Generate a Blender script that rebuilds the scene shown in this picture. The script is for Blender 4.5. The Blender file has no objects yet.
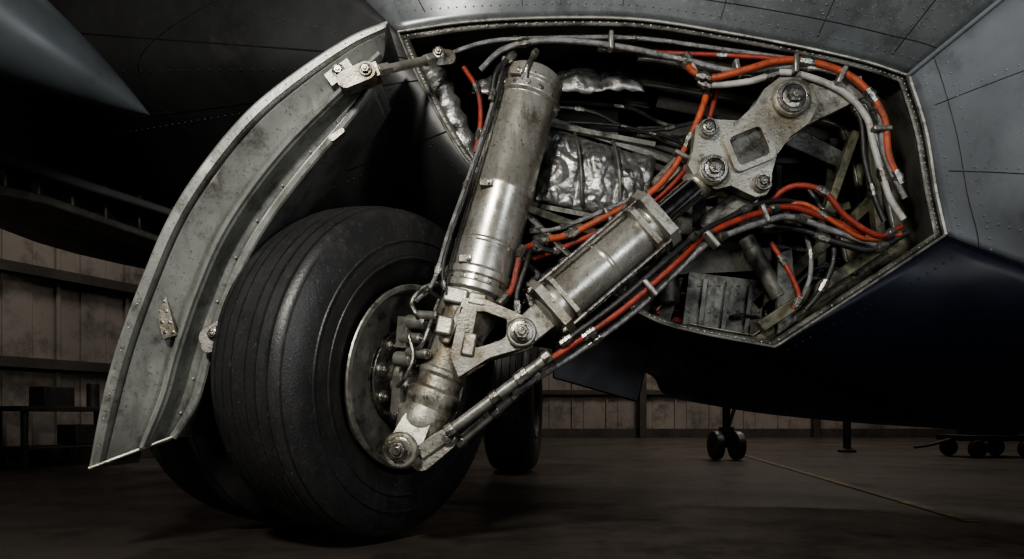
import bpy, math, random
from mathutils import Vector, Matrix, noise
random.seed(3)
V = Vector
sc = bpy.context.scene
col = sc.collection
try: sc.view_settings.look = 'AgX - Medium High Contrast'
except Exception: pass

# ------------------------------------------------------------------ materials
def mat(name, c1, c2, rough=(.35, .6), metal=0.0, scale=6, bump=.15, bscale=70, c3=None, g=(.52, .66), gamt=.8, gscale=14, stretch=(1, 1, 1), spec=.5, wear=None, speck=None, streak=None, oil=None):
    m = bpy.data.materials.new(name); m.use_nodes = True
    nt = m.node_tree; N = nt.nodes; L = nt.links
    b = N['Principled BSDF']
    tc = N.new('ShaderNodeTexCoord')
    def mapping(s):
        mp = N.new('ShaderNodeMapping'); mp.inputs['Scale'].default_value = s
        L.new(tc.outputs['Object'], mp.inputs['Vector']); return mp
    mp = mapping(stretch)
    def nz(s, d=6, r=.6, mpp=None):
        n = N.new('ShaderNodeTexNoise'); n.inputs['Scale'].default_value = s; n.inputs['Detail'].default_value = d
        n.inputs['Roughness'].default_value = r; L.new((mpp or mp).outputs[0], n.inputs['Vector']); return n
    def ramp(n, a, bb):
        r = N.new('ShaderNodeMapRange'); r.inputs['From Min'].default_value = a; r.inputs['From Max'].default_value = bb
        L.new(n.outputs[0], r.inputs['Value']); return r
    def scl(o, k):
        mu = N.new('ShaderNodeMath'); mu.operation = 'MULTIPLY'; mu.inputs[1].default_value = k; L.new(o, mu.inputs[0]); return mu.outputs[0]
    def mix(f, a, bb):
        x = N.new('ShaderNodeMix'); x.data_type = 'RGBA'
        if f is not None: L.new(f, x.inputs[0])
        for s, v in ((6, a), (7, bb)):
            if isinstance(v, tuple): x.inputs[s].default_value = (*v, 1)
            else: L.new(v, x.inputs[s])
        return x.outputs[2]
    n1 = nz(scale, 8); r1 = ramp(n1, .35, .65)
    c = mix(r1.outputs[0], c1, c2)
    if oil:
        c = mix(scl(ramp(nz(scale * .8 + 1.3, 6, .7), .5, .62).outputs[0], .75), c, oil)
    if c3:
        c = mix(scl(ramp(nz(gscale, 10, .75), g[0], g[1]).outputs[0], gamt), c, c3)
    if streak:
        c = mix(scl(ramp(nz(streak[0], 6, .7, mapping(streak[1])), .52, .68).outputs[0], streak[3]), c, streak[2])
    if speck:
        c = mix(scl(ramp(nz(95, 3, .6), .62, .68).outputs[0], .8), c, speck)
    if wear:
        ge = N.new('ShaderNodeNewGeometry'); rw = N.new('ShaderNodeMapRange')
        rw.inputs['From Min'].default_value = .54; rw.inputs['From Max'].default_value = .62
        L.new(ge.outputs['Pointiness'], rw.inputs['Value']); c = mix(scl(rw.outputs[0], .6), c, wear)
    L.new(c, b.inputs['Base Color'])
    n2 = nz(bscale, 5)
    rr = N.new('ShaderNodeMapRange'); rr.inputs['From Min'].default_value = .3; rr.inputs['From Max'].default_value = .7
    rr.inputs['To Min'].default_value = rough[0]; rr.inputs['To Max'].default_value = rough[1]
    n4 = nz(scale * 2.3, 8, .7); L.new(n4.outputs[0], rr.inputs['Value']); L.new(rr.outputs[0], b.inputs['Roughness'])
    bp = N.new('ShaderNodeBump'); bp.inputs['Strength'].default_value = bump; bp.inputs['Distance'].default_value = .01
    L.new(n2.outputs[0], bp.inputs['Height']); L.new(bp.outputs[0], b.inputs['Normal'])
    b.inputs['Metallic'].default_value = metal
    b.inputs['Specular IOR Level'].default_value = spec
    return m

M = {}
M['strut'] = mat('painted_strut_metal', (.50, .495, .46), (.34, .33, .29), (.2, .4), .7, 3, .05, 90, (.05, .038, .025), (.57, .69), .85, 7, speck=(.04, .034, .025), streak=(8, (1.6, 1.6, .22), (.11, .09, .065), .65), oil=(.24, .205, .145))
M['cast'] = mat('cast_metal', (.38, .37, .33), (.20, .19, .155), (.26, .48), .6, 7, .25, 110, (.028, .02, .013), (.52, .65), .9, 10, speck=(.02, .015, .01), oil=(.15, .115, .07))
M['steel'] = mat('bolt_steel', (.40, .39, .36), (.16, .15, .13), (.2, .42), .9, 20, .2, 120, (.03, .022, .015), (.5, .62), .85, 30)
M['chrome'] = mat('chrome_rod', (.85, .86, .88), (.75, .75, .77), (.1, .18), 1.0, 8, .01, 50)
M['dark'] = mat('dark_metal', (.03, .029, .026), (.012, .012, .011), (.4, .7), .4, 6, .3, 60)
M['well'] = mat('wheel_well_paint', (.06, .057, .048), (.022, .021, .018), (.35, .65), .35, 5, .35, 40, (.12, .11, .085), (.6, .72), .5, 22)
M['panel'] = mat('well_panel_metal', (.15, .15, .135), (.065, .065, .055), (.35, .6), .5, 8, .3, 60, (.015, .013, .01), (.48, .62), .9, 12)
M['frame'] = mat('zinc_chromate_frame', (.14, .135, .085), (.065, .062, .042), (.35, .6), .3, 8, .3, 60, (.02, .016, .01), (.48, .6), .9, 18)
M['alum'] = mat('bare_aluminium', (.36, .36, .33), (.2, .195, .17), (.25, .5), .7, 10, .15, 80, (.03, .025, .02), (.52, .66), .85, 16)
M['rubber'] = mat('tire_rubber', (.027, .027, .028), (.015, .015, .016), (.34, .52), 0, 5, .2, 110, (.075, .072, .066), (.58, .75), .45, 12, spec=.55, streak=(30, (1, 1, .25), (.055, .053, .05), .35), speck=(.07, .068, .062))
M['door'] = mat('gear_door_paint', (.27, .28, .262), (.15, .157, .145), (.26, .45), .35, 3, .08, 60, (.05, .043, .033), (.52, .66), .8, 8, wear=(.42, .42, .39), streak=(7, (1, 1, .3), (.07, .065, .05), .7), speck=(.06, .055, .045))
M['skin'] = mat('grey_skin_paint', (.125, .137, .142), (.075, .083, .087), (.25, .42), .2, 2, .04, 30, (.03, .032, .034), (.52, .7), .75, 6, streak=(5, (1, 1, .4), (.04, .043, .045), .6), speck=(.2, .2, .2))
M['fair'] = mat('light_grey_paint', (.21, .232, .255), (.145, .16, .178), (.2, .36), .12, 2, .03, 20, (.07, .078, .088), (.55, .72), .65, 4, streak=(5, (1, 1, .35), (.08, .09, .1), .5))
M['pod'] = mat('dark_grey_pod_paint', (.06, .07, .078), (.04, .046, .052), (.3, .45), .1, 2, .03, 20, (.03, .033, .036), (.55, .72), .65, 4)
M['navy'] = mat('navy_belly_paint', (.004, .006, .014), (.003, .004, .010), (.36, .52), 0, 2, .03, 20, (.012, .014, .02), (.58, .7), .5, 9, spec=.3)
M['under'] = mat('dark_underside_paint', (.028, .029, .029), (.015, .0155, .016), (.38, .58), .1, 2, .06, 20, (.05, .045, .038), (.56, .7), .5, 4)
M['foil'] = mat('insulation_foil', (.42, .42, .41), (.24, .24, .23), (.22, .45), .8, 9, .8, 24, (.045, .04, .03), (.52, .65), .85, 9)
M['orange'] = mat('orange_hose', (.42, .085, .03), (.25, .048, .02), (.3, .45), 0, 20, .4, 200, (.04, .02, .013), (.5, .66), .85, 22)
M['red'] = mat('red_hose', (.3, .04, .02), (.17, .022, .012), (.3, .45), 0, 20, .4, 200, (.03, .014, .01), (.5, .66), .85, 22)
M['grey'] = mat('braided_hose', (.3, .3, .3), (.15, .15, .15), (.3, .5), .6, 30, .6, 260, (.03, .025, .02), (.52, .68), .8, 25)
M['white'] = mat('white_hose', (.44, .43, .40), (.26, .25, .23), (.4, .5), 0, 15, .2, 160, (.06, .05, .035), (.52, .68), .8, 25)
M['black'] = mat('black_hose', (.02, .02, .02), (.01, .01, .01), (.25, .45), 0, 20, .3, 200)
M['floor'] = mat('concrete_floor', (.066, .056, .047), (.032, .028, .024), (.25, .55), 0, .7, .2, 9, (.012, .010, .009), (.48, .62), .85, 1.6, speck=(.015, .012, .01))
M['wall'] = mat('hangar_wall_panel', (.20, .176, .156), (.13, .116, .105), (.5, .7), 0, .8, .1, 10, (.04, .034, .029), (.48, .64), .8, 2.2)
M['beam'] = mat('steel_beam', (.05, .043, .038), (.025, .022, .02), (.5, .7), .2, 3, .2, 30)
M['rust'] = mat('rusty_column', (.16, .065, .03), (.08, .035, .02), (.5, .7), .1, 4, .2, 30)
M['yline'] = mat('yellow_floor_paint', (.18, .13, .04), (.07, .055, .025), (.5, .7), 0, 5, .1, 30, (.03, .025, .02), (.44, .58), .95, 6)
M['ceil'] = mat('ceiling_metal', (.04, .04, .04), (.025, .025, .025), (.6, .8), 0, 2)

# ------------------------------------------------------------------ geometry kit
def empty(name):
    e = bpy.data.objects.new(name, None); e.empty_display_size = .1; col.objects.link(e); return e

def catmull(pts, n=8):
    P = [V(p) for p in pts]
    if len(P) < 3: return [P[0].lerp(P[-1], i / n) for i in range(n + 1)]
    P = [P[0] * 2 - P[1]] + P + [P[-1] * 2 - P[-2]]
    out = []
    for i in range(1, len(P) - 2):
        for j in range(n):
            t = j / n; a, b, c, d = P[i - 1], P[i], P[i + 1], P[i + 2]
            out.append(.5 * ((2 * b) + (c - a) * t + (2 * a - 5 * b + 4 * c - d) * t * t + (3 * b - a - 3 * c + d) * t ** 3))
    out.append(P[-2]); return out

def basis(d):
    z = V(d).normalized(); ref = V((0, 0, 1)) if abs(z.z) < .9 else V((0, 1, 0))
    x = ref.cross(z).normalized(); y = z.cross(x); return x, y, z

class Part:
    def __init__(s): s.v = []; s.f = []; s.m = []
    def add(s, vs, fs, mi=0):
        o = len(s.v); s.v += [tuple(v) for v in vs]; s.f += [tuple(i + o for i in f) for f in fs]; s.m += [mi] * len(fs)
    def lathe(s, p0, d, prof, n=40, mi=0, closed=False):
        x, y, z = basis(d); p0 = V(p0); vs = []; fs = []
        for u, r in prof:
            for i in range(n):
                a = 2 * math.pi * i / n; vs.append(p0 + z * u + (x * math.cos(a) + y * math.sin(a)) * r)
        k = len(prof)
        for j in range(k if closed else k - 1):
            for i in range(n):
                a = j * n; b = ((j + 1) % k) * n; i2 = (i + 1) % n
                fs.append((a + i, a + i2, b + i2, b + i))
        if not closed:
            if prof[0][1] > 1e-5: fs.append(tuple(range(n))[::-1])
            if prof[-1][1] > 1e-5: fs.append(tuple((k - 1) * n + i for i in range(n)))
        s.add(vs, fs, mi)
    def cyl(s, p0, p1, r, n=28, mi=0, c=0):
        d = V(p1) - V(p0); l = d.length; c = min(c, l * .4)
        pr = [(0, r), (l, r)] if not c else [(0, r - c), (c, r), (l - c, r), (l, r - c)]
        s.lathe(p0, d, pr, n, mi)
    def box(s, c, size, X=(1, 0, 0), Z=(0, 0, 1), mi=0):
        X = V(X).normalized(); Z = V(Z); Z = (Z - X * Z.dot(X)).normalized(); Y = Z.cross(X); c = V(c)
        vs = [c + X * (a * size[0] / 2) + Y * (b * size[1] / 2) + Z * (d * size[2] / 2) for a in (-1, 1) for b in (-1, 1) for d in (-1, 1)]
        s.add(vs, [(0, 1, 3, 2), (4, 6, 7, 5), (0, 4, 5, 1), (2, 3, 7, 6), (0, 2, 6, 4), (1, 5, 7, 3)], mi)
    def prism(s, pts, th, mi=0):
        th = V(th); n = len(pts); P = [V(p) for p in pts]
        s.add(P + [p + th for p in P], [tuple(range(n))[::-1], tuple(range(n, 2 * n))] + [(i, (i + 1) % n, n + (i + 1) % n, n + i) for i in range(n)], mi)
    def ringprism(s, outer, inner, th, mi=0):
        n = len(outer); th = V(th); vs = [V(p) for p in outer] + [V(p) for p in inner]; vs = vs + [p + th for p in vs]; fs = []
        for i in range(n):
            j = (i + 1) % n
            fs += [(i, j, n + j, n + i), (2 * n + i, 3 * n + i, 3 * n + j, 2 * n + j), (i, 2 * n + i, 2 * n + j, j), (n + i, n + j, 3 * n + j, 3 * n + i)]
        s.add(vs, fs, mi)
    def tube(s, pts, r, n=10, mi=0, sm=8):
        P = catmull(pts, sm) if sm else [V(p) for p in pts]
        vs = []; fs = []; t0 = (P[1] - P[0]).normalized(); x, y, _ = basis(t0)
        for i, p in enumerate(P):
            t = (P[min(i + 1, len(P) - 1)] - P[max(i - 1, 0)]).normalized()
            x = (x - t * x.dot(t)).normalized(); y = t.cross(x)
            rr = r(i / (len(P) - 1)) if callable(r) else r
            for k in range(n):
                a = 2 * math.pi * k / n; vs.append(p + (x * math.cos(a) + y * math.sin(a)) * rr)
        for i in range(len(P) - 1):
            for k in range(n):
                k2 = (k + 1) % n; fs.append((i * n + k, i * n + k2, (i + 1) * n + k2, (i + 1) * n + k))
        fs += [tuple(range(n))[::-1], tuple((len(P) - 1) * n + k for k in range(n))]
        s.add(vs, fs, mi)
    def bolt(s, p, d, r, mi=0, h=None, stud=True):
        p = V(p); x, y, z = basis(d); h = h or r * .7
        s.lathe(p, z, [(0, r * 1.45), (r * .18, r * 1.45), (r * .22, r * 1.38)], 28, mi)
        s.lathe(p + z * r * .2, z, [(0, r), (h * .85, r), (h, r * .86)], 6, mi)
        if stud: s.lathe(p + z * (r * .2 + h), z, [(0, r * .5), (r * .25, r * .5), (r * .32, r * .42)], 16, mi)
    def dome(s, p, nrm, r, mi=0, n=6):
        s.lathe(p, nrm, [(-r * .2, r), (r * .35, r * .8), (r * .6, r * .35), (r * .62, 0.0001)], n, mi)
    def grid(s, rows, mi=0):
        nu = len(rows[0]); vs = [p for r in rows for p in r]
        s.add(vs, [(j * nu + i, j * nu + i + 1, (j + 1) * nu + i + 1, (j + 1) * nu + i) for j in range(len(rows) - 1) for i in range(nu - 1)], mi)
    def build(s, name, mats, parent=None, bevel=0, angle=35, recalc=True, solid=0, bseg=2):
        import bmesh
        me = bpy.data.meshes.new(name); me.from_pydata(s.v, [], s.f)
        for m in (mats if isinstance(mats, (list, tuple)) else [mats]): me.materials.append(M[m])
        me.polygons.foreach_set('material_index', s.m)
        if recalc:
            bm = bmesh.new(); bm.from_mesh(me); bmesh.ops.recalc_face_normals(bm, faces=bm.faces); bm.to_mesh(me); bm.free()
        me.polygons.foreach_set('use_smooth', [True] * len(me.polygons))
        me.set_sharp_from_angle(angle=math.radians(angle)); me.update()
        o = bpy.data.objects.new(name, me); col.objects.link(o)
        if parent: o.parent = parent
        if solid:
            md = o.modifiers.new('thick', 'SOLIDIFY'); md.thickness = solid; md.offset = 0
        if bevel:
            md = o.modifiers.new('bevel', 'BEVEL'); md.width = bevel; md.segments = bseg; md.limit_method = 'ANGLE'; md.angle_limit = math.radians(angle); md.harden_normals = False
        return o

# ------------------------------------------------------------------ camera
cd = bpy.data.cameras.new('camera'); cam = bpy.data.objects.new('camera', cd); col.objects.link(cam)
cam.location = (0, 0, .52); cam.rotation_euler = (math.radians(90), 0, 0)
cd.sensor_width = 36; cd.lens = 36 * 700 / 1024; cd.shift_y = (415 - 279.5) / 1024; cd.clip_start = .05
sc.camera = cam

# ------------------------------------------------------------------ hangar
p = Part(); p.box((3, 5, -.05), (28, 24, .1)); p.build('floor', 'floor')
p = Part(); p.box((3, 5, 8.05), (28, 24, .1)); p.build('ceiling', 'ceil')
def wall(name, a, b, h=8, colm=1):
    a = V(a); b = V(b); d = (b - a); L = d.length; d.normalize(); nrm = V((d.y, -d.x, 0))
    p = Part(); p.box((a + b) / 2 + V((0, 0, h / 2)) - nrm * .06, (L, .1, h), d, mi=0)
    k = int(L / .8)
    for i in range(k + 1):
        q = a + d * (L * i / k); p.box(q + V((0, 0, h / 2)), (.05, .05, h), d, mi=0)
    for i in range(k):
        q = a + d * (L * (i + .5) / k); p.box(q + V((0, 0, h / 2)) - nrm * .005, (.3, .02, h), d, mi=0)
    for z in (1.05, 2.0, 3.2, 4.6, 6.2):
        p.box((a + b) / 2 + V((0, 0, z)) + nrm * .08, (L, .1, .11), d, mi=1)
    for i in range(0, k, 5):
        q = a + d * (L * i / k); p.box(q + V((0, 0, h / 2)) + nrm * .15, (.16, .16, h), d, mi=colm)
    p.box((a + b) / 2 + V((0, 0, .1)) + nrm * .04, (L, .04, .2), d, mi=1)
    return p.build(name, ['wall', 'beam', 'rust'], bevel=.006)
wall('wall_left', (-10.68, -6, 0), (-1.0, 16.5, 0), colm=2)
wall('wall_back', (-1.0, 16.5, 0), (16, 16.5, 0))
wall('wall_right', (16, 16.5, 0), (16, -6, 0))
wall('wall_front', (16, -6, 0), (-10.68, -6, 0))
p = Part(); p.prism([(2.96, 9.1, .004), (3.04, 9.1, .004), (2.27, 3.4, .004), (2.2, 3.4, .004)], (0, 0, .002)); p.build('floor_marking_line', 'yline')

# ------------------------------------------------------------------ aircraft fuselage with opening
Lp = [(-.456, 2.052), (-.168, 2.092), (.192, 2.108), (.512, 2.10), (.832, 2.052), (1.152, 1.992), (1.412, 1.932), (1.584, 1.876),
      (1.652, 1.66), (1.692, 1.42), (1.732, 1.24), (1.432, 1.04), (1.052, .792), (.752, .848), (.552, .908), (.352, 1.04), (.072, 1.3),
      (-.168, 1.52), (-.328, 1.78), (-.40, 1.92)]
IL = [V((x, 2.8, z)) for (x, z) in Lp]
OL = [V(q) for q in [(-1.655, 3.2, 3.33), (-.51, 2.7, 2.97), (.171, 2.5, 2.86), (.588, 2.45, 2.81), (.988, 2.4, 2.766), (1.342, 2.3, 2.675),
      (1.658, 2.2, 2.547), (2.11, 2.0, 2.28), (2.14, 1.9, 1.375), (2.254, 2.0, .80), (2.70, 2.4, .434), (2.505, 3.2, .433), (1.59, 3.5, .495),
      (1.02, 3.7, .589), (.891, 3.9, .7595), (.288, 4.2, .91), (-.539, 4.6, 1.079), (-1.871, 5.0, 1.413), (-4.096, 5.6, 2.016), (-4.9, 4.5, 2.8)]]
def loopc(P, k, corners=()):
    n = len(P); i = int(math.floor(k)) % n; t = k - math.floor(k)
    b, c = P[i], P[(i + 1) % n]
    a = P[i - 1] if i not in corners else b * 2 - c
    d = P[(i + 2) % n] if (i + 1) % n not in corners else c * 2 - b
    return .5 * ((2 * b) + (c - a) * t + (2 * a - 5 * b + 4 * c - d) * t * t + (3 * b - a - 3 * c + d) * t ** 3)
COR = (0, 7, 10, 12)
def bulge(k):
    return .16 * math.exp(-((k - 9) / 1.6) ** 2) + .03
def S(k, t):
    a = loopc(IL, k, COR); b = loopc(OL, k); q = a.lerp(b, t)
    q += V((0, -1, 0)) * math.sin(math.pi * min(t, 1)) * bulge(k % 20)
    return q
plane = empty('aircraft_fuselage')
p = Part()
for (k0, k1, mi) in ((0, 7, 0), (7, 10, 1), (10, 15, 2), (15, 20, 3)):
    n = (k1 - k0) * 6
    rows = []
    for j in range(15):
        t = (j / 14) ** 1.3
        rows.append([S(k0 + (k1 - k0) * i / n, t) for i in range(n + 1)])
    ex = .25 if k0 == 15 else .8
    rows.append([r + V((0, ex, .05)) for r in rows[-1]])
    rows.append([r + V((0, ex, .5)) for r in rows[-1]])
    p.grid(rows, mi)
sk = p.build('fuselage_skin', ['skin', 'fair', 'navy', 'under'], plane, angle=60, solid=.006)

p = Part(); rv = Part()
def surf_n(k, t):
    e = .01; a = S(k + e, t) - S(k - e, t); b = S(k, t + e) - S(k, t - e); n = a.cross(b).normalized()
    return n if n.y < 0 else -n
def riv_k(t, k0, k1, step=.032, r=.0042, mi=0):
    q = None; k = k0; d = 0
    while k < k1:
        c = S(k, t)
        if q is not None: d += (c - q).length
        q = c
        if d >= step: d = 0; nn = surf_n(k, t); rv.dome(c + nn * .004, nn, r, mi)
        k += .01
def riv_t(k, t0, t1, step=.032, r=.0042, mi=0):
    q = None; t = t0; d = 0
    while t < t1:
        c = S(k, t)
        if q is not None: d += (c - q).length
        q = c
        if d >= step: d = 0; nn = surf_n(k, t); rv.dome(c + nn * .004, nn, r, mi)
        t += .002
riv_k(.06, 0.1, 6.9); riv_k(.17, 0.1, 6.9, .04); riv_k(.045, 7.05, 9.95, mi=1); riv_k(.12, 7.05, 9.95, .045, mi=1)
riv_k(.5, 0.1, 6.9, .05); riv_k(.07, 10.05, 14.5, mi=2); riv_k(.03, 15.5, 19.9, .04, mi=3)
for k in (.45, 1.55, 2.7, 3.9, 5.1, 6.3): riv_t(k, .1, .9); riv_t(k + .12, .1, .9)
for k in (7.6, 8.6, 9.4): riv_t(k, .1, .9, .04, mi=1)
for k in (17.4, 18.4, 18.9, 19.5): riv_t(k, .02, .6, .05, .005, mi=3)
rv.build('skin_rivets', ['skin', 'fair', 'navy', 'under'], plane, recalc=False)
for k in (.5, 1.6, 2.76, 3.96, 5.16, 6.36, 7.66, 8.66): p.tube([S(k, t) + surf_n(k, t) * .003 for t in [i / 20 for i in range(1, 20)]], .002, 5, 0, 0)
for k in (17.5, 18.5, 19.2): p.tube([S(k, t) + surf_n(k, t) * .003 for t in [i / 20 for i in range(0, 20)]], .003, 5, 0, 0)
for t, k0, k1 in ((.115, 0, 7), (.42, 0, 7), (.09, 7, 10), (.3, 15, 20)):
    p.tube([S(k0 + (k1 - k0) * i / 80, t) + surf_n(k0 + .02 + (k1 - k0 - .04) * i / 80, t) * .003 for i in range(81)], .002, 5, 0, 0)
p.build('panel_seams', 'dark', plane)
# rolled edge strip between grey skin and pod fairing
p = Part()
p.tube([S(7, t) + V((-.004, -.008, 0)) for t in [i / 30 for i in range(31)]], .009, 8, 0, 0)
p.build('fairing_edge_strip', 'fair', plane)
# worn rims around the opening
p = Part()
for k0, k1, r in ((0, 7, .007), (7, 10, .011), (10, 14.6, .006), (15, 20, .005)):
    p.tube([loopc(IL, k0 + (k1 - k0) * i / 80 if i < 80 else k1 - 1e-4, COR) + V((0, -.004, 0)) for i in range(81)], r, 8, 0, 0)
C0 = V((.75, 2.8, 1.45))
def ringstrip(part, k0, k1, y, f0, f1, mi=0, n=60):
    rows = []
    for f in (f0, f1):
        rows.append([C0 + (loopc(IL, k0 + (k1 - k0) * i / n if i < n else k1 - 1e-4, COR) - C0) * f + V((0, y - 2.8, 0)) for i in range(n + 1)])
    part.grid(rows, mi)
p.build('opening_rim', 'alum', plane)
p = Part()
ringstrip(p, 0, 20 - 1e-3, 2.812, 1.0, .962)
p.build('opening_flange', 'panel', plane, recalc=False, solid=.006)
rv = Part()
k = 0.05
while k < 20:
    q = C0 + (loopc(IL, k, COR) - C0) * .98 + V((0, .006, 0)); rv.dome(q, (0, -1, 0), .0045); k += .11
rv.build('flange_fasteners', 'alum', plane)

# flap-track fairing (pointed pod at upper left) and wing trailing structure
p = Part()
tip = V((-1.603, 3.1, 1.849)); base = V((-2.36, 2.62, 2.25)); d = base - tip; Ln = d.length
prof = [(Ln * t, .0005 + .25 * math.sin(min(1, t * 1.0) * math.pi / 2) ** .9) for t in [i / 24 for i in range(25)]]
p.lathe(tip, d, prof, 48)
p.build('flap_track_fairing', 'pod', plane)
p = Part()
p.prism([(-3.1, 3.6, 2.09), (-2.63, 3.6, 1.883), (-2.1, 3.6, 1.70), (-1.65, 3.6, 1.55), (-1.65, 3.6, 1.51), (-2.1, 3.6, 1.65), (-2.63, 3.6, 1.82), (-3.1, 3.6, 2.02)], (0, .9, -.05), 0)
p.prism([(-3.1, 3.75, 1.84), (-2.5, 3.75, 1.70), (-1.8, 3.75, 1.45), (-1.8, 3.75, 1.41), (-2.5, 3.75, 1.65), (-3.1, 3.75, 1.76)], (0, .6, -.03), 1)
for i in range(7):
    x = -2.9 + i * .18; p.box((x, 3.85, 1.80 - .33 * (x + 2.6)), (.02, .2, .2), mi=1)
p.build('wing_flap_edge', ['under', 'well'], plane, bevel=.01)

# ------------------------------------------------------------------ wheel well interior
well = empty('wheel_well')
p = Part()
rows = []
n = 160
for y in (2.815, 3.0, 3.3, 3.62):
    f = 1.0
    rows.append([C0 + (loopc(IL, 20 * i / n if i < n else 19.9999, COR) - C0) * f + V((0, y - 2.8, 0)) for i in range(n + 1)])
p.grid(rows)
bk = rows[-1]; c = C0 + V((0, .82, 0))
p.add(bk + [c], [(i, i + 1, n + 1) for i in range(n)])
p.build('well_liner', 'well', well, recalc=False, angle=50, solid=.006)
p = Part()
for y in (2.98, 3.2, 3.42):
    ringstrip(p, 3, 13, y, .995, .90)
p.build('frame_ribs', 'frame', well, recalc=False, solid=.008)
p = Part()
for y in (2.965, 3.185, 3.405):
    rows = []
    for yy in (0, .045):
        rows.append([C0 + (loopc(IL, 3 + 10 * i / 60 if i < 60 else 12.9999, COR) - C0) * .90 + V((0, y + yy - 2.8, 0)) for i in range(61)])
    p.grid(rows)
p.build('rib_flanges', 'alum', well, recalc=False, solid=.006)
p = Part()
for x in (-.1, .15, .45, .75, 1.05, 1.35): p.box((x, 3.57, 1.5), (.03, .08, 1.05 if x > .3 else .7), mi=0)
for z in (1.1, 1.45, 1.8): p.box((.85, 3.55, z), (1.5, .07, .035), mi=0)
p.box((1.12, 3.3, 1.9), (.9, .06, .06), (1, 0, -.2), mi=0)
p.box((.46, 3.1, 1.72), (.62, .04, .03), (1, .1, -.3), mi=1)
p.box((.5, 3.2, 1.62), (.7, .04, .03), (1, .1, -.3), mi=0)
p.box((.22, 2.95, 1.33), (.5, .04, .035), (1, .2, -.3), mi=2)
p.box((1.35, 3.1, 1.25), (.75, .04, .05), (1, 0, .9), mi=2)
p.box((1.3, 2.95, 1.06), (.62, .05, .05), (.4, 0, .265), mi=2)
p.box((1.55, 3.0, 1.5), (.04, .05, .6), (1, 0, .1), mi=2)
p.box((1.45, 3.25, 1.45), (.04, .05, .7), (1, 0, -.1), mi=2)
p.box((1.36, 2.92, 1.5), (.035, .04, .42), (1, 0, -.35), mi=2)
p.box((1.3, 3.0, 1.38), (.3, .03, .035), (1, 0, .25), mi=2)
p.build('well_structure', ['well', 'alum', 'frame'], well, bevel=.004)
p = Part()
p.box((.93, 3.1, .98), (.34, .04, .3), (1, 0, -.12), mi=0)
for i in range(3): p.box((.83 + i * .1, 3.07, .98 - i * .012), (.018, .03, .27), (1, 0, -.12), mi=0)
p.prism([(1.12, 2.95, .86), (1.2, 2.95, .92), (1.18, 2.95, 1.22), (1.12, 2.95, 1.2)], (0, .03, 0), 0)
p.box((.9, 3.2, 1.2), (.5, .2, .1), (1, 0, .05), mi=1)
p.box((.62, 3.2, 1.05), (.22, .2, .2), (1, 0, -.3), mi=1)
p.box((.75, 3.35, 1.75), (.34, .2, .22), mi=1)
p.box((.3, 3.4, 1.88), (.4, .2, .16), mi=1)
p.cyl((1.0, 3.0, 1.28), (1.14, 2.98, 1.02), .035, 24, 0, .006); p.cyl((.68, 3.05, 1.0), (.68, 3.05, 1.12), .05, 24, 0, .01)
for i in range(14):
    x = .5 + random.random() * .9; z = 1.0 + random.random() * .8
    p.box((x, 3.45, z), (.05 + random.random() * .12, .1, .05 + random.random() * .1), mi=random.choice((1, 1, 0)))
for i in range(24):
    p.bolt((.78 + (i % 8) * .043, 3.075, .86 + (i // 8) * .115), (0, -1, 0), .005, 0, stud=False)
p.build('equipment_boxes', ['panel', 'well'], well, bevel=.004)
def crinkle(part, c, ux, uz, nx, nz, amp, seed, mi=0, qx=4, qz=2):
    rows = []; c = V(c); ux = V(ux); uz = V(uz); nn = ux.cross(uz).normalized()
    if nn.y > 0: nn = -nn
    for j in range(nz + 1):
        r = []
        for i in range(nx + 1):
            a = i / nx - .5; b = j / nz - .5
            q = c + ux * a + uz * b
            h = .9 * noise.noise(V((a * ux.length * 12 + seed, b * uz.length * 9, seed))) + .9 * abs(noise.noise(V((a * ux.length * 20, b * uz.length * 17 + seed, 1.3)))) + .22 * abs(noise.noise(V((a * ux.length * 55, b * uz.length * 45 + seed, 4.3))))
            pil = abs(math.sin((a + .5) * math.pi * qx)) ** .5 * abs(math.sin((b + .5) * math.pi * qz)) ** .5
            edge = max(0, math.cos(a * math.pi) * math.cos(b * math.pi))
            r.append(q + nn * (amp * h + amp * 1.6 * pil + edge * .04))
        rows.append(r)
    part.grid(rows, mi)
p = Part()
crinkle(p, (.36, 3.0, 1.53), (.48, .04, -.10), (.05, .03, .31), 110, 70, .024, 2, qx=3, qz=1)
crinkle(p, (.2, 3.12, 1.98), (.75, 0, .02), (0, .18, .14), 80, 24, .02, 5)
crinkle(p, (.72, 3.25, 1.2), (.5, 0, .05), (0, .05, .25), 60, 30, .02, 9)
p.build('insulation_blankets', 'foil', well, recalc=False, angle=180, solid=.003)
p = Part()
for a in (.285, .445):
    p.tube([(a - .02, 2.95, 1.69 - (a - .37) * .2), (a - .01, 2.915, 1.62 - (a - .37) * .2), (a, 2.90, 1.53 - (a - .37) * .2), (a + .005, 2.915, 1.44 - (a - .37) * .2), (a + .01, 2.95, 1.38 - (a - .37) * .2)], .008, 8)
p.box((.12, 2.98, 1.53), (.02, .03, .36), (1, 0, -.19)); p.box((.36, 2.97, 1.71), (.5, .03, .02), (1, 0, -.19)); p.box((.37, 2.97, 1.355), (.5, .03, .02), (1, 0, -.19))
p.build('blanket_straps', 'panel', well)
p = Part()
def rr(t): return .055 + .006 * math.sin(t * 40)
p.tube([(-.35, 2.88, 1.95), (-.30, 2.9, 1.87), (-.24, 2.93, 1.74), (-.17, 2.98, 1.58)], rr, 24, 0, 12)
p.build('wrapped_duct', 'foil', well)

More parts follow.
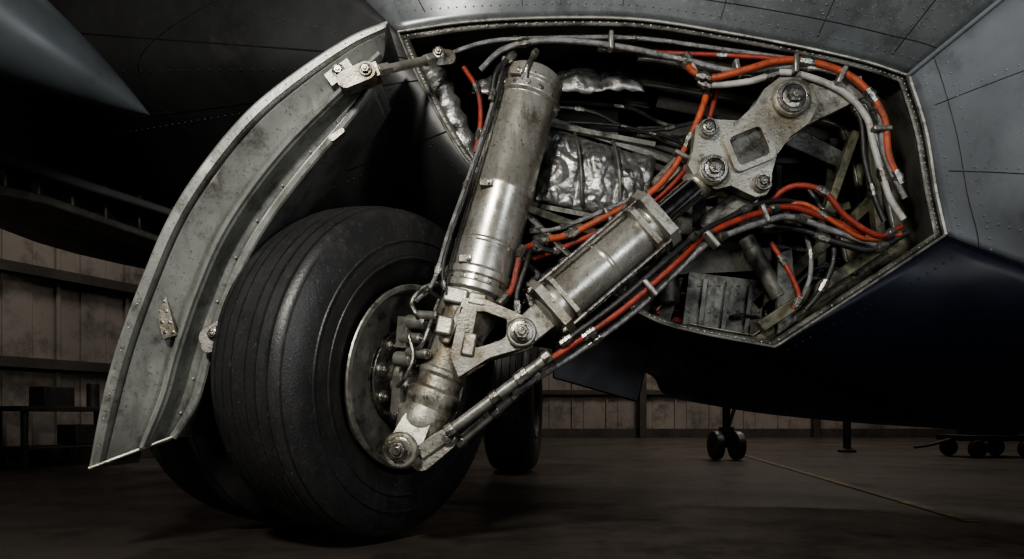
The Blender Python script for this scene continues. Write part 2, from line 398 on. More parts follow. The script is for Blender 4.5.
# ------------------------------------------------------------------ wheels
AX = V((.85, -.51, -.11)).normalized()
def wheel(name, c, ax, R=.66, W=.45, detail=True, ns=128):
    e = empty(name); c = V(c); k = R / .66; w = W / .45
    half = [(.0, .66), (.03, .66), (.032, .650), (.040, .650), (.042, .6595), (.078, .658), (.080, .648), (.088, .648), (.090, .6565), (.128, .651), (.130, .641), (.138, .640), (.140, .648),
            (.165, .640), (.172, .630), (.178, .630), (.185, .630), (.203, .604), (.216, .568), (.224, .525), (.2255, .48), (.222, .45), (.219, .447), (.217, .44), (.21, .405), (.195, .38), (.178, .366), (.16, .358)]
    prof = [(-x * w, r * k) for x, r in half[::-1]] + [(x * w, r * k) for x, r in half[1:]]
    p = Part(); p.lathe(c, ax, prof, ns, 0, closed=True); p.build('tire', 'rubber', e, angle=50)
    x, y, z = basis(ax)
    if detail:
        p = Part()
        for xx, r in ((.2235, .53), (.2245, .465)):
            p.lathe(c, ax, [((xx + dx) * w, (r + dr) * k) for dx, dr in ((-.003, -.006), (.004, -.003), (.004, .003), (-.003, .006))], ns, 0, closed=True)
        p.build('sidewall_beads', 'rubber', e, angle=50)
        p = Part()
        for i in range(500):
            a = random.random() * 2 * math.pi; u_ = random.choice((-.11, -.06, .0, .06, .11)) + random.uniform(-.018, .018)
            dv = x * math.cos(a) + y * math.sin(a); tg = z.cross(dv)
            p.box(c + z * u_ + dv * k * ((.6595 if abs(u_) < .03 else .6575 if abs(u_) < .09 else .652)), (random.uniform(.006, .02), .003, .0025), (z + tg * random.uniform(-.5, .5)), dv)
        p.build('tread_scuffs', 'rubber', e)
    p = Part()
    for sg in (1, -1):
        p.lathe(c, ax * sg, [(u * w, r * k) for u, r in ((.15, .35), (.19, .352), (.205, .366), (.212, .362), (.212, .345), (.2, .335), (.17, .325), (.12, .315), (.1, .30), (.09, .2), (.1, .19), (.12, .15), (.14, .13), (.17, .12), (.17, .08), (0.05, .08))], ns // 2, 0)
    if detail:
        for i in range(12):
            a = 2 * math.pi * i / 12; dv = x * math.cos(a) + y * math.sin(a)
            p.bolt(c + z * .10 + dv * .265, z, .016, 1)
            p.box(c + z * .12 + dv * .22, (.12, .02, .03), dv, z, 0)
        for i in range(9):
            a = 2 * math.pi * (i + .3) / 9; dv = x * math.cos(a) + y * math.sin(a)
            p.cyl(c + z * .1 + dv * .16, c + z * .19 + dv * .16, .03, 18, 1, .005)
            p.bolt(c + z * .19 + dv * .16, z, .015, 1)
        for u_ in (.13, .15, .17):
            p.lathe(c + z * u_, z, [(0, .1), (0, .2), (.008, .2), (.008, .1)], 48, 1, closed=True)
        p.cyl(c + z * .16, c + z * .215, .085, 32, 0, .01)
    p.build('wheel_rim', ['alum' if detail else 'dark', 'steel'], e, bevel=.003)
    return e
wc = V((-.580, 2.95, .693))
W1 = wheel('landing_gear_wheel', wc, AX, R=.678)
wheel('landing_gear_wheel', V((-1.10, 3.38, .675)), AX)
wheel('landing_gear_wheel', (.02, 6.5, .662), V((1, -.12, 0)), detail=False)

# ------------------------------------------------------------------ main strut
gear = empty('landing_gear_strut')
A = V((.081, 2.85, 1.875)); B = V((-.1375, 2.75, 1.023)); Cc = V((-.352, 2.68, .455))
d = (B - A); LA = d.length; d.normalize()
p = Part()
p.lathe(A - d * .02, d, [(0, .06), (.0, .11), (.015, .128), (.06, .128), (.07, .118), (.08, .118), (.09, .134), (.12, .134), (.13, .1205),
      (.5, .121), (.505, .1225), (.52, .1225), (.525, .121), (.74, .126), (.745, .130), (.755, .130), (.76, .127), (LA - .03, .129), (LA - .02, .138), (LA + .005, .138), (LA + .01, .131), (LA + .03, .131), (LA + .035, .138), (LA + .06, .138), (LA + .07, .12)], 72)
p.build('upper_cylinder', 'strut', gear, bevel=.002, angle=25)
e2 = (Cc - B); LB = e2.length; e2.normalize()
p = Part()
p.lathe(B, e2, [(.0, .10), (.04, .120), (.13, .118), (.17, .108), (.2, .10), (.21, .108), (.225, .108), (.235, .096), (.25, .092), (.36, .088), (.37, .094), (.385, .094), (.395, .088), (.44, .088), (.45, .104), (.48, .106), (.5, .098), (.54, .09), (LB, .085), (LB + .03, .07)], 56)
ax0 = wc + AX * .38
p.cyl(ax0, wc - AX * .7, .06, 40, 0, .01)
p.build('lower_casting', 'cast', gear, bevel=.003, angle=28)
p = Part()
for q, s in (((-.21, 2.63, .965), (.09, .05, .06)), ((-.13, 2.62, .95), (.07, .04, .05)), ((-.25, 2.60, .85), (.06, .05, .07)), ((-.16, 2.62, .78), (.05, .06, .09))):
    p.box(q, s, (1, 0, -.2), d)
p.prism([(-.20, 2.60, .93), (-.17, 2.60, .93), (-.235, 2.60, .78), (-.265, 2.60, .79)], (0, .06, 0))
p.build('casting_pads', 'cast', gear, bevel=.008)
p = Part(); x_, y_, z_ = basis(d)
for i in range(16):
    a = 2 * math.pi * i / 16; dv = x_ * math.cos(a) + y_ * math.sin(a)
    p.bolt(A + d * (LA + .0) + dv * .131, dv, .007, 0, stud=False)
    p.bolt(A + d * .085 + dv * .132, dv, .008, 0, stud=False)
p.build('collar_bolts', 'steel', gear)
p = Part()
lug = V((-.40, 2.55, .395))
pin = V((.12, 1, .02)).normalized()
def tear(part, c, c2, r1, r2, th, mi=0, n=14):
    c = V(c); c2 = V(c2); th = V(th); ln = (c2 - c); u = ln.normalized(); w = th.normalized().cross(u).normalized(); pts = []
    for i in range(n + 1):
        a = math.pi / 2 + math.pi * i / n; pts.append(c + (u * math.cos(a) + w * math.sin(a)) * r1)
    for i in range(n + 1):
        a = -math.pi / 2 + math.pi * i / n; pts.append(c2 + (u * math.cos(a) + w * math.sin(a)) * r2)
    part.prism([q - th / 2 for q in pts], th, mi)
for o_, r1 in ((0.02, .062), (.13, .075), (.26, .07)):
    tear(p, lug + pin * o_, V((-.35, 2.66, .49)) + pin * (o_ - .07), r1, .055, pin * .04)
p.lathe(V((-.31, 2.69, .56)), V((-.40, 2.67, .37)) - V((-.31, 2.69, .56)), [(0, .085), (.05, .1), (.09, .1), (.13, .088), (.17, .06)], 40)
p.cyl(lug - pin * .045, lug + pin * .32, .045, 28, 0, .006)
p.lathe(lug - pin * .02, -pin, [(0, .066), (.012, .066), (.018, .06), (.02, .048), (.012, .045)], 36, 0)
p.bolt(lug - pin * .035, -pin, .033, 1, h=.03)
tear(p, (-.33, 2.6, .36), (-.24, 2.6, .43), .045, .04, pin * .06)
p.box((-.30, 2.58, .41), (.1, .05, .05), (1, 0, .7))
p.bolt((-.235, 2.565, .435), -pin, .02, 1)
p.build('axle_fork', ['cast', 'steel'], gear, bevel=.006)
p = Part()
for yy in (2.60, 2.76):
    o = [(-.185, yy, .955), (-.12, yy, .96), (0.03, yy, .895), (.075, yy, .87), (.095, yy, .83), (.08, yy, .785), (.03, yy, .765), (-.08, yy, .735), (-.2, yy, .66), (-.23, yy, .74)]
    i_ = [(-.13, yy, .905), (-.10, yy, .905), (-.02, yy, .875), (-.02, yy, .86), (-.02, yy, .83), (-.025, yy, .81), (-.04, yy, .80), (-.08, yy, .785), (-.13, yy, .77), (-.15, yy, .80)]
    p.ringprism(o, i_, (0, .03, 0))
p.box((-.07, 2.69, .93), (.2, .15, .02), (1, 0, -.42))
p.box((-.07, 2.69, .745), (.22, .15, .02), (1, 0, .36))
PB = V((.035, 2.58, .825))
p.cyl(PB, PB + V((0, .24, 0)), .042, 28, 0, .004); p.cyl(PB - V((0, .01, 0)), PB + V((0, .03, 0)), .056, 32, 0, .006)
p.bolt(PB - V((0, .01, 0)), (0, -1, 0), .03, 1)
p.build('side_clevis', ['cast', 'steel'], gear, bevel=.005)
p = Part()
for t in (.02, .55, .9):
    q = A.lerp(B, t)
    p.bolt(q + V((-.05, -.13, .0)), (-.3, -1, 0), .009, 1); p.box(q + V((-.06, -.122, .0)), (.05, .02, .025), (1, .2, 0), d)
p.build('line_clamps', ['cast', 'steel'], gear, bevel=.003)
p = Part()
for (q, r, l) in (((-.40, 2.70, .88), .028, .09), ((-.43, 2.71, .82), .022, .1), ((-.45, 2.73, .74), .03, .08), ((-.40, 2.68, .76), .02, .1), ((-.38, 2.66, .60), .03, .09), ((-.43, 2.70, .55), .022, .08), ((-.46, 2.74, .64), .03, .08), ((-.36, 2.66, .90), .018, .1)):
    q = V(q); p.cyl(q, q + AX * l, r, 20, 0, .004); p.bolt(q + AX * l, AX, r * .6, 1)
p.box((-.40, 2.74, .84), (.05, .1, .12), AX, (0, 0, 1)); p.box((-.42, 2.72, .6), (.04, .1, .14), AX, (0, 0, 1))
p.tube([(-.33, 2.68, .85), (-.36, 2.64, .9), (-.38, 2.66, .95), (-.34, 2.66, 1.0), (-.27, 2.64, 1.02)], .01, 10, 1)
p.tube([(-.40, 2.7, .75), (-.34, 2.62, .78), (-.31, 2.62, .85), (-.27, 2.6, .95)], .008, 10, 1)
p.tube([(-.45, 2.7, .62), (-.40, 2.62, .66), (-.37, 2.62, .74), (-.39, 2.64, .82)], .008, 10, 1)
p.build('brake_pistons', ['alum', 'steel'], gear, bevel=.003)

# ------------------------------------------------------------------ side brace actuator (tie-rod hydraulic cylinder)
br = empty('side_brace_actuator')
P0 = V((.045, 2.66, .83)); P1 = V((.785, 2.8, 1.475)); u = (P1 - P0).normalized()
fwd = V((0, -1, 0)); fwd = (fwd - u * fwd.dot(u)).normalized(); sd = u.cross(fwd).normalized()
p = Part()
p.lathe(P0 + u * .1, u, [(0, .04), (0.0, .08), (.02, .098), (.05, .104), (.075, .104), (.09, .101), (.3, .101), (.303, .104), (.315, .104), (.318, .101), (.54, .101), (.545, .106), (.58, .106), (.585, .072), (.6, .066), (.61, .052)], 64)
p.build('barrel', 'strut', br, bevel=.002, angle=25)
p = Part()
p.cyl(P0 + u * .68, P1 - u * .03, .05, 40); p.build('piston_rod', 'chrome', br)
def octflange(part, q, w, h, mi=0):
    ch = h * .32
    pts = [(h, h - ch), (h - ch, h), (-h + ch, h), (-h, h - ch), (-h, -h + ch), (-h + ch, -h), (h - ch, -h), (h, -h + ch)]
    part.prism([q - u * (w / 2) + sd * a + fwd * b for a, b in pts], u * w, mi)
p = Part()
for a, w, h in ((.125, .035, .124), (.185, .018, .112), (.60, .024, .116), (.665, .042, .126)):
    q = P0 + u * a; octflange(p, q, w, h)
    if w > .03:
        for s1 in (1, -1):
            for s2 in (1, -1):
                c_ = q + sd * (.098 * s1) + fwd * (.092 * s2); p.bolt(c_ + u * (w / 2 * (1 if a > .4 else -1)), u * (1 if a > .4 else -1), .013, 1)
                p.bolt(q + sd * .125 * s1 + fwd * .05 * s2, sd * s1, .009, 1)
for s1 in (1, -1):
    for s2 in (1, -1):
        o_ = sd * (.1 * s1) + fwd * (.094 * s2); p.cyl(P0 + u * .12 + o_, P0 + u * .665 + o_, .008, 14, 1)
p.build('tie_rod_flanges', ['cast', 'steel'], br, bevel=.004, angle=28)
p = Part()
tear(p, P0, P0 + u * .13, .055, .06, V((0, .07, 0)))
p.lathe(P1 - u * .07, u, [(-.02, .05), (-.01, .06), (.03, .06), (.05, .045)], 32)
tear(p, P1, P1 - u * .06, .062, .05, V((0, .07, 0)))
p.build('rod_ends', 'cast', br, bevel=.005)
p = Part()
y0 = 2.745
pl = [(.725, 1.44), (.69, 1.50), (.71, 1.56), (.715, 1.60), (.72, 1.65), (.75, 1.675), (.80, 1.68), (.885, 1.675), (.95, 1.735), (.99, 1.80), (1.05, 1.845), (1.13, 1.845), (1.19, 1.80), (1.2, 1.73), (1.165, 1.665), (1.09, 1.61), (1.04, 1.54), (1.02, 1.47), (1.02, 1.42), (1.0, 1.385), (.955, 1.375), (.91, 1.395), (.86, 1.42), (.80, 1.405)]
p.prism([(x, y0, z) for x, z in pl], (0, .055, 0))
def rr_ok(c, a, b, r, ang, y, n=5):
    pts = []
    for (qx, qz, a0) in ((1, 1, 0), (-1, 1, 90), (-1, -1, 180), (1, -1, 270)):
        for i in range(n + 1):
            t = math.radians(a0 + 90 * i / n); X = qx * (a - r) + r * math.cos(t); Z = qz * (b - r) + r * math.sin(t)
            pts.append((c[0] + X * math.cos(ang) - Z * math.sin(ang), y, c[1] + X * math.sin(ang) + Z * math.cos(ang)))
    return pts
cc = (.925, 1.567); an = math.radians(22)
p.ringprism(rr_ok(cc, .088, .08, .028, an, y0 - .026), rr_ok(cc, .066, .058, .018, an, y0 - .026), (0, .035, 0))
p.prism(rr_ok(cc, .064, .056, .018, an, y0 - .004), (0, .01, 0), 2)
bolts = ((1.092, 1.755, .040, 1.85), (.765, 1.638, .022, 1.7), (.975, 1.425, .021, 1.7), (.785, 1.475, .034, 1.8))
for x, z, r, kk in bolts:
    p.cyl((x, y0 - .025, z), (x, y0 + .12, z), r * kk, 40, 0, .008)
    p.lathe((x, y0 - .025, z), (0, -1, 0), [(0, r * 1.5), (.012, r * 1.5), (.012, r * 1.2), (.004, r * 1.15)], 40, 1)
    p.bolt((x, y0 - .03, z), (0, -1, 0), r * .75, 1)
p.prism([(x, y0 + .12, z) for x, z in pl], (0, .04, 0))
p.prism([(1.03, y0 + .06, 1.79), (1.1, y0 + .06, 1.84), (1.22, y0 + .06, 1.85), (1.4, y0 + .06, 1.88), (1.42, y0 + .06, 1.8), (1.3, y0 + .06, 1.74), (1.16, y0 + .06, 1.67)], (0, .05, 0), 0)
p.build('linkage_yoke', ['cast', 'steel', 'panel'], br, bevel=.007, angle=30)
p = Part()
tear(p, (.975, 2.82, 1.425), (.80, 2.9, 1.32), .04, .03, V((0, .03, 0)))
tear(p, (.765, 2.9, 1.638), (.62, 2.95, 1.5), .035, .03, V((0, .03, 0)))
tear(p, (1.09, 2.98, 1.745), (1.4, 2.99, 1.60), .05, .035, V((0, .05, 0)))
p.build('locking_links', 'panel', br, bevel=.005)

# ------------------------------------------------------------------ hoses
hs = empty('hydraulic_hoses')
hcount = 0
def hose(pts, r, m, bands=(0, 1), parts='steel', n=12):
    global hcount; hcount += 1
    P = catmull(pts, 10); p = Part(); p.tube(P, r, n, 0, 0)
    for b in bands:
        i = min(max(int(b * (len(P) - 1)), 1), len(P) - 2); q = P[i]; t = (P[i + 1] - P[i - 1]).normalized()
        p.lathe(q - t * r * 2.2, t, [(0, r * 1.05), (0, r * 1.3), (r * 1.3, r * 1.3), (r * 1.35, r * 1.6), (r * 2.6, r * 1.6), (r * 2.65, r * 1.3), (r * 4.2, r * 1.25), (r * 4.2, r)], 8, 1)
    p.build('hose_%02d' % hcount, [m, parts], hs, angle=40)
hose([(-.13, 2.86, 1.93), (-.03, 2.83, 2.0), (.15, 2.82, 2.03), (.4, 2.84, 2.02), (.68, 2.83, 1.96), (.9, 2.81, 1.90), (1.14, 2.79, 1.91), (1.34, 2.78, 1.86), (1.45, 2.78, 1.74), (1.48, 2.78, 1.55), (1.56, 2.78, 1.38)], .012, 'grey', (.15, .4, .62, .8))
hose([(.70, 2.84, 1.95), (.73, 2.8, 1.89), (.8, 2.78, 1.86), (.92, 2.77, 1.885), (1.08, 2.77, 1.925), (1.25, 2.77, 1.90), (1.38, 2.77, 1.83), (1.47, 2.77, 1.70), (1.49, 2.77, 1.55), (1.54, 2.78, 1.44)], .014, 'orange', (.02, .18, .5, .72, .98))
hose([(.71, 2.84, 1.97), (.76, 2.81, 1.86), (.82, 2.8, 1.84), (.95, 2.79, 1.85), (1.1, 2.79, 1.885), (1.3, 2.79, 1.82), (1.41, 2.79, 1.71), (1.44, 2.79, 1.6), (1.5, 2.79, 1.4), (1.56, 2.79, 1.3)], .013, 'white', (.02, .15, .4, .85))
hose([(.35, 2.88, 2.03), (.6, 2.86, 2.0), (.85, 2.84, 1.98), (1.1, 2.82, 1.95), (1.3, 2.81, 1.90)], .01, 'red', (.0, .5, 1))
hose([(-.3, 2.86, 1.98), (-.1, 2.86, 2.045), (.15, 2.86, 2.06), (.5, 2.86, 2.06), (.85, 2.85, 2.01), (1.2, 2.83, 1.95)], .009, 'grey', (.3, .6))
hose([(1.3, 2.82, 1.86), (1.4, 2.82, 1.72), (1.42, 2.82, 1.55), (1.46, 2.82, 1.4), (1.5, 2.82, 1.3)], .011, 'black', (.2, .7))
hose([(.80, 2.86, 1.85), (.77, 2.84, 1.76), (.72, 2.84, 1.64), (.66, 2.84, 1.53), (.56, 2.83, 1.42), (.40, 2.82, 1.33), (.22, 2.8, 1.24), (.1, 2.76, 1.21)], .014, 'orange', (0, .3, .62, .85, 1))
hose([(.84, 2.88, 1.85), (.81, 2.87, 1.74), (.75, 2.87, 1.60), (.69, 2.87, 1.50), (.56, 2.86, 1.38), (.40, 2.85, 1.29), (.22, 2.82, 1.2), (.08, 2.78, 1.14)], .012, 'red', (.3, .66, .9))
hose([(.7, 2.9, 1.48), (.52, 2.88, 1.42), (.35, 2.85, 1.34), (.18, 2.82, 1.27), (.08, 2.78, 1.25)], .01, 'grey', (.2, .7, 1))
hose([(.6, 2.9, 1.35), (.45, 2.88, 1.27), (.3, 2.85, 1.2), (.18, 2.82, 1.12), (.1, 2.78, 1.05)], .012, 'black', (.2, .7, 1))
hose([(.1, 2.74, 1.19), (.04, 2.68, 1.15), (.02, 2.66, 1.08), (.0, 2.66, 1.0), (-.04, 2.64, .95)], .013, 'red', (0, .3, 1))
hose([(.16, 2.74, 1.16), (.08, 2.7, 1.16), (.05, 2.66, 1.08), (.02, 2.64, .98), (.02, 2.64, .92)], .011, 'black', (.2, 1))
hose([(.08, 2.8, 1.1), (.1, 2.72, 1.06), (.06, 2.68, 1.0), (.08, 2.66, .93)], .01, 'grey', (0, .5, 1))
hose([(.02, 2.8, 1.2), (.06, 2.76, 1.12), (.12, 2.74, 1.05), (.14, 2.72, 1.0)], .014, 'black', (0, 1))
hose([(1.41, 2.8, 1.24), (1.25, 2.78, 1.30), (1.1, 2.76, 1.34), (.98, 2.72, 1.31), (.85, 2.68, 1.26), (.72, 2.64, 1.19), (.60, 2.58, 1.075), (.41, 2.55, .91), (.19, 2.53, .755), (.02, 2.52, .64)], .013, 'red', (.3, .55, .85))
hose([(1.45, 2.8, 1.20), (1.28, 2.78, 1.25), (1.1, 2.76, 1.30), (.98, 2.72, 1.27), (.85, 2.68, 1.22), (.73, 2.64, 1.16), (.61, 2.6, 1.05), (.43, 2.58, .885), (.21, 2.56, .73), (.0, 2.55, .60)], .013, 'grey', (.2, .5, .85))
hose([(1.3, 2.82, 1.32), (1.12, 2.79, 1.37), (.96, 2.72, 1.34), (.82, 2.68, 1.27), (.70, 2.62, 1.20), (.57, 2.56, 1.09), (.38, 2.53, .925), (.17, 2.51, .77)], .011, 'black', (.35, .6, 1))
p = Part()
for (a, b, r) in (((.14, 2.51, .735), (-.235, 2.55, .455), .021), ((.10, 2.56, .675), (-.2, 2.6, .415), .019)):
    a = V(a); b = V(b); dd = (b - a).normalized(); ll = (b - a).length
    p.cyl(a, b, r, 18)
    for t in (0.0, .22, .26, .5, .93): p.lathe(a + dd * ll * t, dd, [(0, r * 1.35), (.035, r * 1.35)], 8, 1)
p.build('rigid_pipes', ['alum', 'steel'], hs, bevel=.003)
hose([(1.0, 2.8, 1.35), (1.1, 2.76, 1.42), (1.22, 2.75, 1.40), (1.32, 2.76, 1.30), (1.45, 2.77, 1.23), (1.55, 2.79, 1.27)], .012, 'red', (.0, .4, .9))
hose([(1.02, 2.82, 1.33), (1.15, 2.78, 1.36), (1.28, 2.77, 1.28), (1.4, 2.78, 1.22), (1.55, 2.79, 1.24)], .01, 'orange', (.1, .4, .9))
hose([(.95, 2.85, 1.30), (1.15, 2.82, 1.27), (1.3, 2.8, 1.21), (1.44, 2.79, 1.18), (1.58, 2.8, 1.25)], .014, 'black', (.1, .4, .8))
hose([(1.2, 2.85, 1.45), (1.28, 2.83, 1.3), (1.3, 2.83, 1.15), (1.25, 2.84, 1.02), (1.2, 2.86, .95)], .012, 'black', (.2, .7))
hose([(1.1, 2.88, 1.38), (1.2, 2.86, 1.25), (1.22, 2.86, 1.1), (1.18, 2.87, .98)], .01, 'grey', (.1, .5))
hose([(1.05, 2.84, 1.22), (1.12, 2.83, 1.1), (1.16, 2.83, 1.0), (1.14, 2.84, .95)], .011, 'red', (.2, .8))
for i in range(20):
    x = .6 + random.random() * .9; z = 1.0 + random.random() * .35; y = 2.95 + random.random() * .4
    pts = [(x, y, z)]
    for j in range(4):
        x += random.uniform(-.16, .16); z += random.uniform(-.12, .1); z = max(z, .95); x = min(max(x, .62), 1.5); pts.append((x, y + random.uniform(-.05, .05), z))
    hose(pts, random.uniform(.006, .012), random.choice(['black', 'grey', 'black', 'red', 'grey']), (.2, .8), n=8)
for i in range(9):
    z = 1.72 + random.random() * .28; y = 3.1 + random.random() * .35; x0 = -.1 + random.random() * .5
    hose([(x0, y, z), (x0 + .35, y, z - .03), (x0 + .6, y + .05, z - .1), (x0 + .95, y, z - .06)], random.uniform(.006, .011), random.choice(['black', 'black', 'grey']), (.3, .8), n=8)
hose([(-.03, 2.76, 1.93), (-.06, 2.74, 1.8), (-.10, 2.72, 1.65), (-.17, 2.68, 1.42), (-.24, 2.63, 1.2), (-.27, 2.6, 1.08), (-.30, 2.6, 1.0), (-.36, 2.64, .95)], .0085, 'grey', (.1, .45, .75, .9))
hose([(-.01, 2.77, 1.93), (-.045, 2.73, 1.8), (-.085, 2.70, 1.65), (-.155, 2.66, 1.42), (-.225, 2.61, 1.2), (-.255, 2.58, 1.06), (-.25, 2.58, .98)], .006, 'black', (.3, .95))
hose([(.0, 2.75, 1.93), (-.06, 2.73, 1.86), (-.08, 2.72, 1.75)], .011, 'black', (0, 1))
hose([(.09, 2.73, 1.93), (.06, 2.71, 1.87), (.045, 2.72, 1.82)], .01, 'steel', (0, 1))
hose([(-.2, 2.9, 1.96), (-.14, 2.88, 1.85), (-.13, 2.88, 1.72), (-.15, 2.88, 1.6)], .011, 'red', (.3, .8))
p = Part()
for q, dd in (((.74, 2.6, 1.17), (-.6, -.1, -.5)), ((.5, 2.54, .98), (-.75, 0, -.65)), ((.98, 2.72, 1.30), (-.8, 0, -.3)), ((.39, 2.83, 1.32), (1, 0, .5)), ((.69, 2.84, 1.57), (.5, 0, .9)), ((1.12, 2.77, 1.905), (1, 0, 0)), ((1.46, 2.77, 1.65), (0, 0, 1)), ((.9, 2.8, 1.9), (1, 0, .2)), ((.4, 2.83, 2.03), (1, 0, 0)), ((1.3, 2.77, 1.86), (1, 0, -.5))):
    p.box(q, (.02, .045, .075), dd, (dd[2], 0, -dd[0]))
p.build('hose_clips', 'alum', hs, bevel=.006)

# ------------------------------------------------------------------ gear door
door = empty('landing_gear_door')
rA = [(-.434, 2.45, 1.8885), (-.567, 2.45, 1.8325), (-.742, 2.45, 1.7205), (-.917, 2.45, 1.5805), (-1.0745, 2.45, 1.395), (-1.197, 2.45, 1.2025), (-1.295, 2.45, .975), (-1.372, 2.45, .765), (-1.4245, 2.45, .5725), (-1.47, 2.45, .3345)]
rD = [(-.482, 2.52, 1.735), (-.53, 2.52, 1.65), (-.62, 2.52, 1.535), (-.74, 2.53, 1.40), (-.86, 2.54, 1.25), (-.96, 2.55, 1.095), (-1.045, 2.56, .905), (-1.105, 2.57, .73), (-1.15, 2.57, .575), (-1.24, 2.58, .44)]
cA, cD = catmull(rA, 10), catmull(rD, 10)
def off(c, v): return [q + V(v) for q in c]
def row(f, dy): return [a.lerp(b, f) + V((0, dy, 0)) for a, b in zip(cA, cD)]
prof = [(0, .3), (0, .0), (.02, -.014), (.11, -.02), (.13, -.005), (.135, .03), (.18, .03), (.19, -.008), (.21, -.014), (.30, .0), (.42, .012), (.55, .018), (.60, .012), (.62, -.035), (.66, -.045), (.70, -.035), (.72, .015), (.76, .03), (.90, .035), (.92, .0), (1.0, -.005), (1.0, .25)]
p = Part(); p.grid([row(f, dy) for f, dy in prof])
p.build('door_shell', 'door', door, recalc=False, angle=24, solid=.01, bevel=.002)
p = Part()
p.tube(row(.01, -.012), .006, 8, 0, 0); p.tube(row(.66, -.045), .008, 8, 0, 0); p.tube(row(.985, -.008), .014, 10, 0, 0)
p.build('door_edge_beads', 'door', door)
p = Part()
r1 = row(.065, -.022); r2 = row(.83, .022)
for i in range(3, len(r1) - 1, 4):
    p.dome(r1[i], (.2, -1, -.1), .0035)
    if i % 8 == 3: p.dome(r2[i], (.2, -1, -.1), .005)
p.build('door_rivets', 'door', door)
p = Part()
def on(i, f, dy): return cA[i].lerp(cD[i], f) + V((0, dy, 0))
q = on(14, .35, -.01); p.box(q, (.10, .02, .06), (1, 0, .72), (0, 0, 1)); p.bolt(q + V((.0, -.01, .0)), (0, -1, 0), .016, 1)
q = on(64, .38, -.01); p.box(q, (.05, .014, .15), (1, 0, .28), (0, 0, 1))
for dz in (-.055, -.02, .02, .055):
    for sx_ in (-.014, .014): p.bolt(q + V((sx_ - .018 * dz / .06, -.006, dz)), (0, -1, 0), .005, 1, stud=False)
q = on(66, .99, -.04); tear(p, q, q + V((.06, 0, .05)), .035, .022, V((0, .04, 0))); tear(p, q + V((-.0, 0, -.03)), q + V((.06, 0, -.02)), .025, .018, V((0, .05, 0))); p.bolt(q + V((0.02, -.03, .01)), (0, -1, 0), .014, 1); p.cyl(q + V((.05, -.04, .04)), q + V((.05, .05, .04)), .012)
q = on(22, 1.0, -.01); tear(p, q, q + V((.035, 0, .025)), .012, .009, V((0, .03, 0)))
q = V((-.50, 2.42, 1.70)); p.box(q + V((-.02, .03, .0)), (.12, .06, .05), (1, 0, .35)); tear(p, q, q + V((-.07, 0, -.03)), .032, .03, V((0, .05, 0))); p.bolt(q + V((0, -.03, 0)), (0, -1, 0), .015, 1)
p.build('door_fittings', ['cast', 'steel'], door, bevel=.004)
p = Part()
a = V((-.50, 2.42, 1.70)); b = V((-.285, 2.75, 1.925)); dd = (b - a).normalized()
p.cyl(a + dd * .03, b - dd * .03, .016, 20, 0, .003)
p.lathe(a + dd * .05, dd, [(0, .024), (.06, .024), (.07, .02)], 6); p.lathe(b - dd * .1, dd, [(0, .02), (.01, .024), (.05, .024)], 6)
tear(p, b, b + V((.04, .02, .01)), .03, .026, V((.0, .05, .02))); p.bolt(b + V((0, -.04, 0)), (0, -1, 0), .016, 1)
p.build('door_link_rod', ['cast', 'steel'], door, bevel=.003)
p = Part(); p.tube([on(-1, f, -.02) for f in (0, .3, .6, 1)], .006, 8, 0, 4); p.build('door_lower_lip', 'cast', door)

# auxiliary door hanging behind the strut
ad = Part()
ad.prism([(.209, 3.4, .991), (.695, 3.45, .894), (.622, 3.45, .583), (.199, 3.4, .70)], (0, .03, 0), 0)
ad.box((.45, 3.44, .94), (.5, .05, .03), (1, .1, -.2), mi=1)
for x in (.3, .6): ad.box((x, 3.46, 1.02 - .1 * x), (.03, .04, .2), mi=1)
ad.build('auxiliary_gear_door', ['navy', 'under'], bevel=.006)

# ------------------------------------------------------------------ distant things
ng = empty('nose_landing_gear')
p = Part()
for x in (2.36, 2.6): p.lathe((x, 8.1, .17), (1, .15, 0), [(-.05, .07), (-.055, .13), (-.04, .162), (0, .17), (.04, .162), (.055, .13), (.05, .07)], 36)
p.build('tires', 'rubber', ng)
p = Part(); p.cyl((2.3, 8.1, .17), (2.66, 8.1, .17), .03); p.cyl((2.48, 8.1, .17), (2.48, 8.1, .95), .045); p.cyl((2.48, 8.1, .3), (2.7, 8.3, .8), .02); p.box((2.48, 8.1, .35), (.14, .1, .06))
p.build('leg', 'dark', ng)
ct = empty('equipment_cart')
p = Part(); p.box((5.9, 8.7, .24), (.9, .6, .07)); p.box((5.9, 8.7, .34), (.5, .4, .14)); p.tube([(5.45, 8.7, .22), (5.2, 8.7, .15), (5.0, 8.7, .12)], .02)
p.tube([(6.3, 8.5, .27), (6.35, 8.5, .5), (6.35, 8.9, .5), (6.3, 8.9, .27)], .018, sm=4)
for x in (5.6, 6.2):
    for y in (8.42, 8.98): p.lathe((x, y, .11), (0, 1, 0), [(-.03, .04), (-.03, .1), (-.02, .11), (.02, .11), (.03, .1), (.03, .04)], 28)
p.build('cart_frame', 'dark', ct, bevel=.01)
js = Part(); js.cyl((4.69, 9.8, .02), (4.69, 9.8, .75), .05); js.cyl((4.69, 9.8, .7), (4.69, 9.8, .95), .03); js.lathe((4.69, 9.8, 0), (0, 0, 1), [(0, .12), (.03, .12), (.06, .06)], 24); js.build('aircraft_jack', 'dark')
wb = Part()
wb.box((-4.55, 7.1, .58), (1.1, .5, .05), (.4, .9, 0))
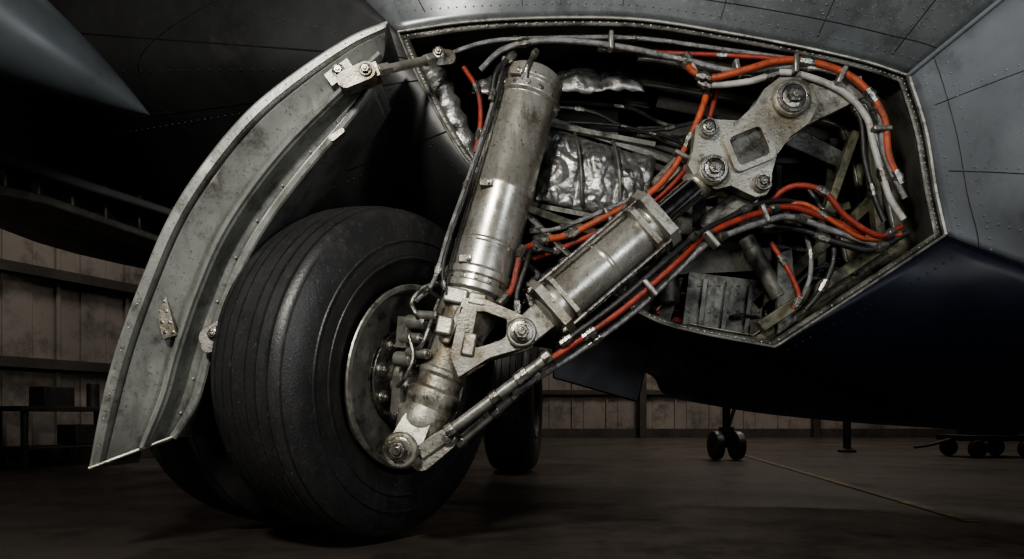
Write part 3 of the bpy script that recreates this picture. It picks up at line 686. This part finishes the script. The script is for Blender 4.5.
for a in (-.5, .5):
    for b in (-.2, .2):
        q = V((-4.55, 7.1, .28)) + V((.406, .914, 0)) * a + V((.914, -.406, 0)) * b; wb.box(q, (.05, .05, .56))
wb.box((-4.55, 7.1, .2), (1.0, .4, .03), (.4, .9, 0)); wb.box((-4.6, 7.0, .7), (.3, .25, .2), (.4, .9, 0)); wb.box((-4.5, 7.3, .32), (.3, .3, .2), (.4, .9, 0)); wb.cyl((-4.4, 7.35, .6), (-4.4, 7.35, .85), .06)
wb.build('workbench', 'dark', bevel=.008)

# ------------------------------------------------------------------ lights
def area(name, loc, tgt, e, size, colr=(1, 1, 1), sy=None):
    l = bpy.data.lights.new(name, 'AREA'); l.energy = e; l.size = size; l.color = colr
    if sy: l.shape = 'RECTANGLE'; l.size_y = sy
    o = bpy.data.objects.new(name, l); col.objects.link(o); o.location = loc
    o.rotation_euler = (V(tgt) - V(loc)).to_track_quat('-Z', 'Y').to_euler(); return o
area('key_fill_light', (-.9, -.2, 2.5), (.1, 2.8, 1.2), 125, .4, (1, .955, .88))  # unseen key light from the upper left, aimed at the gear
area('key_fill_light', (1.9, -.4, 1.6), (1.1, 2.8, 1.7), 27, .7, (.88, .94, 1))  # unseen light placed on the right to give the fairing its highlight
area('key_fill_light', (-2.4, .6, 1.9), (-.9, 2.6, 1.0), 7, .5, (.9, .96, 1))  # added fill from the left, no lamp there; lifts door and wheel
area('key_fill_light', (.9, .3, .8), (-.4, 2.8, .8), 6, .4, (1, .96, .9))  # added low front fill, brightens the hub the key leaves in shadow
area('hangar_lamp', (5, 11.5, 7.2), (5, 16.3, 0), 400, 2, (1, .9, .8))
area('hangar_lamp', (-2.8, 4.5, 6.5), (-5.5, 7.5, 1), 200, 1.5, (1, .94, .87))
area('hangar_lamp', (6, 6, 7.5), (4, 7, 0), 150, 2, (1, .9, .79))
w = bpy.data.worlds.new('world'); sc.world = w; w.use_nodes = True
w.node_tree.nodes['Background'].inputs[0].default_value = (.6, .75, 1, 1); w.node_tree.nodes['Background'].inputs[1].default_value = .008
